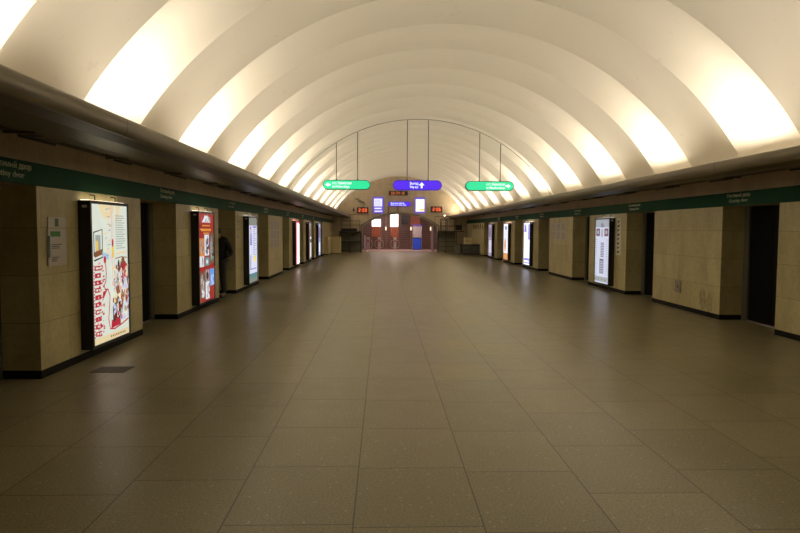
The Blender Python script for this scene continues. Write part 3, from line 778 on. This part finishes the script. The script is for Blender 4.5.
# horizontal conduit across end wall
b = MB(); b.tube([(-4.7, YE - .03, 2.72), (-2.3, YE - .03, 2.72)], .018, M_RAIL); tag(b.build('cable_conduit'), 'thin dark conduit running level across the end wall left of the arch', 'pipe')
b = MB(); b.tube([(4.7, YE - .03, 2.62), (2.6, YE - .03, 2.62), (2.6, YE - .03, 1.6)], .018, M_RAIL); tag(b.build('cable_conduit'), 'thin dark conduit on the end wall right of the arch', 'pipe')

# ------------------------------------------------------------------ escalator hall contents
def turnstile(x, y, label):
    r = empty('turnstile', (x, y, .012)); tag(r, label, 'turnstile', 'turnstiles in the hall behind the arch')
    b = MB(); b.bbox(-.11, .11, -.5, .5, 0, .92, M_STEEL, .03); b.build('body', r)
    b = MB(); b.bbox(-.13, .13, -.52, .52, .92, .97, plain('pale_cap', (.62, .50, .46), .35), .015); b.build('top_cap', r)
    for sg in (-1, 1):
        b = MB(); b.tube([(sg * .11, -.3, .78), (sg * .25, -.3, .76), (sg * .33, -.3, .62), (sg * .34, -.3, .32), (sg * .26, -.3, .18), (sg * .11, -.3, .16)], .022, M_STEEL); b.build('barrier_hoop', r)
    b = MB(); b.box(-.07, .07, -.525, -.5, .62, .80, plain('reader_red', (.35, .06, .04), .4)); b.build('card_reader', r)
turnstile(-2.45, 50.6, 'steel turnstile with hoop barriers, leftmost seen through the arch')
turnstile(-1.55, 50.6, 'steel turnstile with hoop barriers, second from left through the arch')
turnstile(-.28, 50.6, 'steel turnstile with hoop barriers under the centre red panel')
def red_panel(x, w_, z0, z1, sz, label, glow=True):
    r = empty('sign_pylon', (x, 51.4, 0)); tag(r, label, 'pylon', 'red brown pylons in the hall behind the arch')
    b = MB(); b.bbox(-w_ / 2, w_ / 2, -.06, .06, z0, z1, M_REDW, .01)
    b.build('red_panel', r)
    b = MB()
    for i in range(1, 4): b.box(-w_ / 2 + w_ * i / 4 - .01, -w_ / 2 + w_ * i / 4 + .01, -.07, -.058, z0 + .04, z1 - .04, plain('panel_groove', (.12, .04, .02), .5))
    b.build('slats', r)
    for sg in (-1, 1):
        b = MB(); b.tube([(sg * (w_ / 2 + .04), 0, 0), (sg * (w_ / 2 + .04), 0, sz[1] if glow else z1)], .035, plain('bronze_post', (.30, .16, .09), .35, .3)); b.build('post', r)
    if glow:
        b = MB(); b.bbox(-w_ / 2, w_ / 2, -.09, .09, sz[0], sz[1], emis('pylon_white', (1, .97, .93), 2.2), .02); b.build('lit_sign', r)
        b = MB(); b.box(-w_ / 2 - .01, w_ / 2 + .01, -.1, .1, sz[1], sz[1] + .04, M_DGREY); b.build('sign_cap', r)
red_panel(-1.80, .72, 1.02, 1.88, (1.88, 2.48), 'red brown pylon with bright white sign, left through the arch')
red_panel(-.33, .64, 1.02, 1.86, (1.86, 2.92), 'red brown pylon with tall bright white sign, centre of the arch')
red_panel(1.42, .66, 1.86, 3.0, None, 'red brown pylon rising above the blue booth, no sign', False)
# booth with blue base
r = empty('attendant_booth', (1.50, 50.7, .012)); tag(r, 'small glass booth with blue base and violet top behind the arch', 'booth')
b = MB(); b.bbox(-.34, .34, -.3, .3, .03, .98, M_BLUE, .05); b.build('blue_base', r)
b = MB(); b.box(-.38, .38, -.34, .34, .98, 1.03, M_STEEL); b.build('counter', r)
for sx_ in (-.37, .37):
    for sy_ in (-.33, .33):
        b = MB(); b.tube([(sx_, sy_, 0), (sx_, sy_, 1.95)], .022, M_STEEL); b.build('corner_post', r)
s = N('booth_glass'); M_GLASS = s.set(Base_Color=(.75, .70, .72), Roughness=.1, Alpha=.35)
b = MB(); b.box(-.36, .36, -.33, -.32, 1.03, 1.9, M_GLASS); b.build('front_pane', r)
b = MB(); b.bbox(-.40, .40, -.36, .36, 1.9, 2.02, M_VIOLET, .02); b.build('roof', r)
b = MB(); b.bbox(-.15, .15, -.2, .1, 1.03, 1.15, M_DGREY, .03); b.build('desk_device', r)
b = MB(); b.bbox(-.26, .26, -.15, .15, -.0, .75, M_BLACK, .03); o = b.build('hanging_loudspeaker'); o.location = (.50, 51.0, 2.05)
tag(o, 'black box hanging from the hall ceiling seen under the arch', 'loudspeaker')
b = MB(); b.tube([(.50, 51.0, 2.79), (.50, 51.0, 3.4)], .02, M_BLACK); c_ = b.build('hanger', None); c_.parent = o; c_.matrix_parent_inverse = Matrix.Translation(o.location).inverted()
for x, nm in ((-1.02, 'between the two white signs'), (1.02, 'left of the blue booth'), (2.62, 'near the right foot of the arch')):
    r = empty('lamp_post', (x, 50.9, .012)); tag(r, 'slim bronze lamp post %s behind the arch' % nm, 'lamp post', 'slim posts behind the arch')
    b = MB(); b.tube([(0, 0, 0), (0, 0, 3.38)], .035, plain('bronze_post', (.30, .16, .09), .35, .3)); b.build('pole', r)
    b = MB(); b.tube([(0, -.06, 1.55), (0, -.06, 1.62), (0, -.06, 1.80), (0, -.06, 1.86)], [.02, .05, .05, .02], emis('post_lamp', (1, .78, .5), 1.6)); b.build('lamp', r)
b = MB(); b.bbox(-.07, .07, -.10, .10, 0, 1.95, plain('pale_violet_post', (.55, .47, .58), .4), .02); o = b.build('pale_bollard_post'); o.location = (2.50, 47.5, .012)
tag(o, 'pale violet upright post at the right side of the arch', 'post')
o2 = o.copy(); COL.objects.link(o2); o2.location = (-2.62, 47.5, .012); o2.scale = (1, 1, .6); tag(o2, 'shorter pale violet post at the left side of the arch', 'post')

# ------------------------------------------------------------------ left end: cabinets and steel stand
b = MB(); b.bbox(-4.97, -4.72, 39.9, 41.85, 0.06, 1.12, M_BEIGE, .01); o = b.build('front_panels')
def group_part(name, loc, label, cat, parts, group=None):
    r = empty(name, loc); tag(r, label, cat, group)
    for n_, fn in parts:
        q = MB(); fn(q); q.build(n_, r)
    return r
bpy.data.objects.remove(o)
group_part('low_cabinet', (-4.86, 40.9, 0), 'long low beige cabinet along the left wall end', 'cabinet', [
    ('body', lambda q: q.bbox(-.12, .12, -1.0, .92, .06, 1.12, M_BEIGE, .01)), ('plinth', lambda q: q.box(-.11, .10, -.98, .9, 0, .06, M_BLACK)),
    ('door_panel', lambda q: q.box(.12, .132, -.98, -.05, .1, 1.08, M_BEIGE)), ('door_panel', lambda q: q.box(.12, .132, -.01, .9, .1, 1.08, M_BEIGE))])
group_part('low_cabinet', (-4.42, 42.25, 0), 'square low beige cabinet beside the dark steel stand', 'cabinet', [
    ('body', lambda q: q.bbox(-.32, .32, -.25, .25, .04, 1.14, M_BEIGE, .01)), ('plinth', lambda q: q.box(-.3, .3, -.23, .23, 0, .04, M_BLACK)),
    ('door_panel', lambda q: q.box(-.3, .3, -.262, -.25, .08, 1.10, M_BEIGE))])
r = empty('steel_stand', (-3.55, 44.4, 0)); tag(r, 'dark steel stand with sheet panels and railing, left of the arch', 'stand')
def stand_frame(q):
    for x in (-.74, -.04, .74):
        for y in (-.45, .55): q.tube([(x, y, 0), (x, y, 1.45)], .03, M_RAIL)
    for z in (.12, .78, 1.43):
        for y in (-.45, .55): q.tube([(-.74, y, z), (.74, y, z)], .025, M_RAIL)
        for x in (-.74, .74): q.tube([(x, -.45, z), (x, .55, z)], .025, M_RAIL)
q = MB(); stand_frame(q); q.build('frame', r)
q = MB(); q.box(-.72, .72, .50, .53, .05, 1.42, M_SHED); q.build('back_sheet', r)
q = MB(); q.box(-.72, .72, -.43, .5, .74, .78, M_DGREY); q.build('shelf', r)
q = MB(); q.box(-.72, .4, -.40, .5, .13, .16, M_DGREY); q.build('shelf', r)
q = MB(); q.box(-.78, .78, -.5, .6, 1.45, 1.50, M_DGREY); q.build('deck', r)
q = MB(); q.bbox(-.68, .50, -.35, .4, 1.50, 1.70, M_BLACK, .06); q.build('dark_bundle', r)
q = MB()
for x in (-.70, -.05, .62): q.tube([(x, .5, 1.5), (x, .5, 2.62 if x < .5 else 2.3)], .018, M_RAIL)
for z in (1.95, 2.25): q.tube([(-.70, .5, z), (.62, .5, z)], .018, M_RAIL)
q.tube([(-.70, .5, 2.6), (-.05, .5, 2.6)], .015, M_RAIL); q.build('upper_railing', r)
q = MB(); q.bbox(.72, .80, -.55, -.35, 1.0, 1.3, M_BLACK, .01); q.build('lock_box', r)
# ------------------------------------------------------------------ right end: scaffold, chest and carton
r = empty('scaffold_tower', (3.40, 44.5, 0)); tag(r, 'dark tubular scaffold tower with two levels, right of the arch', 'scaffold')
q = MB()
for x in (-.72, -.2, .55):
    for y in (-.4, .6): q.tube([(x, y, 0), (x, y, 1.5)], .026, M_RAIL)
for z in (.12, .45, .80, 1.12, 1.46):
    for y in (-.4, .6): q.tube([(-.72, y, z), (.55, y, z)], .018, M_RAIL)
    for x in (-.72, .55): q.tube([(x, -.4, z), (x, .6, z)], .018, M_RAIL)
q.build('lower_frame', r)
q = MB(); q.box(-.70, .53, .56, .58, .1, 1.44, M_SHED); q.build('back_sheet', r)
q = MB(); q.box(-.76, 1.08, -.45, .65, 1.49, 1.55, M_RAIL); q.build('deck', r)
q = MB()
for x in (-.52, -.12, .50):
    for y in (-.35, .55): q.tube([(x, y, 1.55), (x, y, 2.42)], .024, M_RAIL)
for z in (1.90, 2.41):
    for y in (-.35, .55): q.tube([(-.52, y, z), (.50, y, z)], .022, M_RAIL)
for i in range(5): q.tube([(-.45 + .0 * i, -.35, 1.6 + .17 * i), (-.16, -.35, 1.6 + .17 * i)], .014, M_RAIL)
q.build('upper_frame', r)
q = MB()
for x in (.58, .95): q.tube([(x, .3, 1.55), (x, .3, 2.2)], .02, M_RAIL)
q.bbox(.55, 1.0, .15, .5, 1.62, 1.98, M_DGREY, .02); q.build('control_box', r)
q = MB(); q.tube([(-.30, -.3, 2.45), (-.30, -.3, 2.62)], .012, M_RAIL); q.tube([(-.30, -.3, 2.58), (-.30, -.3, 2.63), (-.30, -.3, 2.70)], [.03, .07, .04], emis('white_bulb', (1, .95, .85), 2.5)); q.build('bulb', r)
q = MB(); q.bbox(-.80, -.70, -.55, -.3, 1.0, 1.35, M_BLACK, .01); q.build('lock_box', r)
group_part('tool_chest', (4.30, 40.4, 0), 'dark grey metal chest in the right end corner', 'chest', [
    ('body', lambda q: q.bbox(-.45, .66, -.4, .4, .05, .66, M_DGREY, .02)),
    ('lid', lambda q: q.bbox(-.47, .68, -.42, .42, .66, .71, plain('grey_lid', (.09, .09, .08), .4), .01)),
    ('drawer', lambda q: q.box(-.40, .10, -.415, -.4, .12, .34, plain('drawer_grey', (.11, .11, .10), .4))),
    ('drawer', lambda q: q.box(-.40, .10, -.415, -.4, .37, .60, plain('drawer_grey', (.11, .11, .10), .4))),
    ('drawer', lambda q: q.box(.14, .62, -.415, -.4, .12, .60, plain('drawer_grey', (.11, .11, .10), .4)))])
group_part('tool_chest', (3.62, 40.9, 0), 'narrow dark metal locker left of the wider chest', 'chest', [
    ('body', lambda q: q.bbox(-.20, .20, -.3, .3, .03, .72, M_DGREY, .02)),
    ('door', lambda q: q.box(-.17, .17, -.315, -.3, .08, .68, M_SHED))])
group_part('carton', (4.26, 40.45, .71), 'beige carton standing on the dark chest', 'box', [
    ('carton_body', lambda q: q.bbox(-.24, .24, -.2, .2, 0, .43, M_BEIGE, .008)),
    ('tape', lambda q: q.box(-.24, .24, -.205, -.199, .18, .24, plain('tape', (.45, .33, .14), .3)))])
for i in range(6):
    q = MB(); q.box(0, .09, -.03, 0, 0, .30 - .04 * (i % 2), M_INKD); o = q.build('wall_bar')
    o.location = (HW - .001, 42.9 - i * .75, 1.72); o.rotation_euler = (0, 0, ROT['R'])
    tag(o, 'dark short vertical bar in a row high on the far right wall block', 'bar', 'dark bars on the far right wall')

# ------------------------------------------------------------------ floor grate
r = empty('floor_grate', (-4.42, 7.30, 0)); tag(r, 'dark rectangular floor grate in front of the food poster lightbox', 'grate')
q = MB(); q.box(-.20, .20, -.16, .16, 0, .003, plain('grate_plate', (.10, .085, .055), .5)); q.build('plate', r)
q = MB()
for i in range(9): q.box(-.18, .18, -.145 + i * .034, -.130 + i * .034, .003, .006, plain('grate_slat', (.17, .15, .09), .45))
q.build('slats', r)

# ------------------------------------------------------------------ person standing in the third doorway on the left
def skin_mesh(name, pts, edges, radii, mat, parent, sub=2):
    me = bpy.data.meshes.new(name); me.from_pydata(pts, edges, []); o = bpy.data.objects.new(name, me); COL.objects.link(o)
    sk = o.modifiers.new('s', 'SKIN'); sk.use_smooth_shade = True
    for i, r_ in enumerate(radii):
        v = me.skin_vertices[0].data[i]; v.radius = r_ if isinstance(r_, tuple) else (r_, r_); v.use_root = (i == 0)
    sb = o.modifiers.new('d', 'SUBSURF'); sb.levels = sub; sb.render_levels = sub
    dg = bpy.context.evaluated_depsgraph_get(); m2 = bpy.data.meshes.new_from_object(o.evaluated_get(dg)); m2.name = name
    bpy.data.objects.remove(o)
    m2.materials.clear(); m2.materials.append(mat)
    for p_ in m2.polygons: p_.use_smooth = True; p_.material_index = 0
    o = bpy.data.objects.new(name, m2); COL.objects.link(o); o.parent = parent; return o
M_SKIN = plain('skin', (.45, .27, .18), .5); M_COAT = plain('dark_coat', (.012, .011, .011), .8); M_TROU = plain('grey_trousers', (.03, .03, .027), .8)
M_HAIR = plain('dark_hair', (.015, .011, .008), .6); M_SHOE = plain('black_shoes', (.01, .01, .01), .4)
per = empty('person', (-5.17, 14.95, 0), math.radians(-12))
tag(per, 'person in a dark jacket and grey trousers leaning in the doorway beyond the red poster', 'person')
# local frame: faces -Y, x to its left on the picture right (towards the hall)
BP = [(0, .05, .92), (0, .05, 1.08), (0, .02, 1.25), (0, -.03, 1.40), (0, -.06, 1.47), (0, -.09, 1.55), (0, -.10, 1.64),
      (.09, .04, .88), (.10, .01, .50), (.10, .06, .10), (.10, -.08, .05),
      (-.09, .04, .88), (-.09, -.02, .50), (-.10, .10, .10), (-.10, -.04, .05),
      (.17, -.02, 1.38), (.26, .11, 1.06), (.17, -.06, .98), (-.17, -.02, 1.38), (-.22, .10, 1.12), (-.13, -.08, .98)]
BE = [(0, 1), (1, 2), (2, 3), (3, 4), (4, 5), (5, 6), (0, 7), (7, 8), (8, 9), (9, 10), (0, 11), (11, 12), (12, 13), (13, 14), (3, 15), (15, 16), (16, 17), (3, 18), (18, 19), (19, 20)]
BR_ = [(.14, .10), (.13, .09), (.15, .10), (.13, .09), .055, .085, .085, .08, .052, .038, .035, .08, .052, .038, .035, .055, .038, .03, .055, .038, .03]
skin_mesh('body', BP, BE, BR_, M_SKIN, per)
CP = [(0, .05, .80), (0, .05, 1.05), (0, .02, 1.25), (0, -.03, 1.40), (0, -.06, 1.48), (.18, -.02, 1.37), (.28, .11, 1.06), (.18, -.08, .97), (-.18, -.02, 1.37), (-.23, .10, 1.12), (-.14, -.10, .97)]
CE = [(0, 1), (1, 2), (2, 3), (3, 4), (3, 5), (5, 6), (6, 7), (3, 8), (8, 9), (9, 10)]
skin_mesh('jacket', CP, CE, [(.21, .17), (.19, .15), (.20, .15), (.17, .14), .085, .085, .07, .06, .085, .07, .06], M_COAT, per)
TP = [(0, .05, .90), (.09, .04, .84), (.10, .01, .50), (.10, .06, .10), (-.09, .04, .84), (-.09, -.02, .50), (-.10, .10, .10)]
skin_mesh('trousers', TP, [(0, 1), (1, 2), (2, 3), (0, 4), (4, 5), (5, 6)], [(.15, .12), .105, .08, .072, .105, .08, .072], M_TROU, per)
for x, y in ((.10, .03), (-.10, .07)):
    q = MB(); q.bbox(x - .05, x + .05, y - .19, y + .10, 0, .085, M_SHOE, .03); q.build('shoe', per)
skin_mesh('hood', [(0, -.055, 1.50), (0, -.06, 1.60), (0, -.07, 1.68)], [(0, 1), (1, 2)], [.10, (.105, .115), .095], M_HAIR, per)
q = MB(); q.bbox(-.045, .045, -.205, -.17, 1.53, 1.62, M_SKIN, .015); fc = q.build('face', per)
q = MB(); q.tube([(0, -.20, 1.60), (0, -.225, 1.575), (0, -.20, 1.57)], [.008, .014, .012], M_SKIN); q.build('nose', fc)
q = MB(); q.box(-.032, -.014, -.208, -.203, 1.597, 1.604, M_INKD); q.box(.014, .032, -.208, -.203, 1.597, 1.604, M_INKD); q.build('eyes', fc)
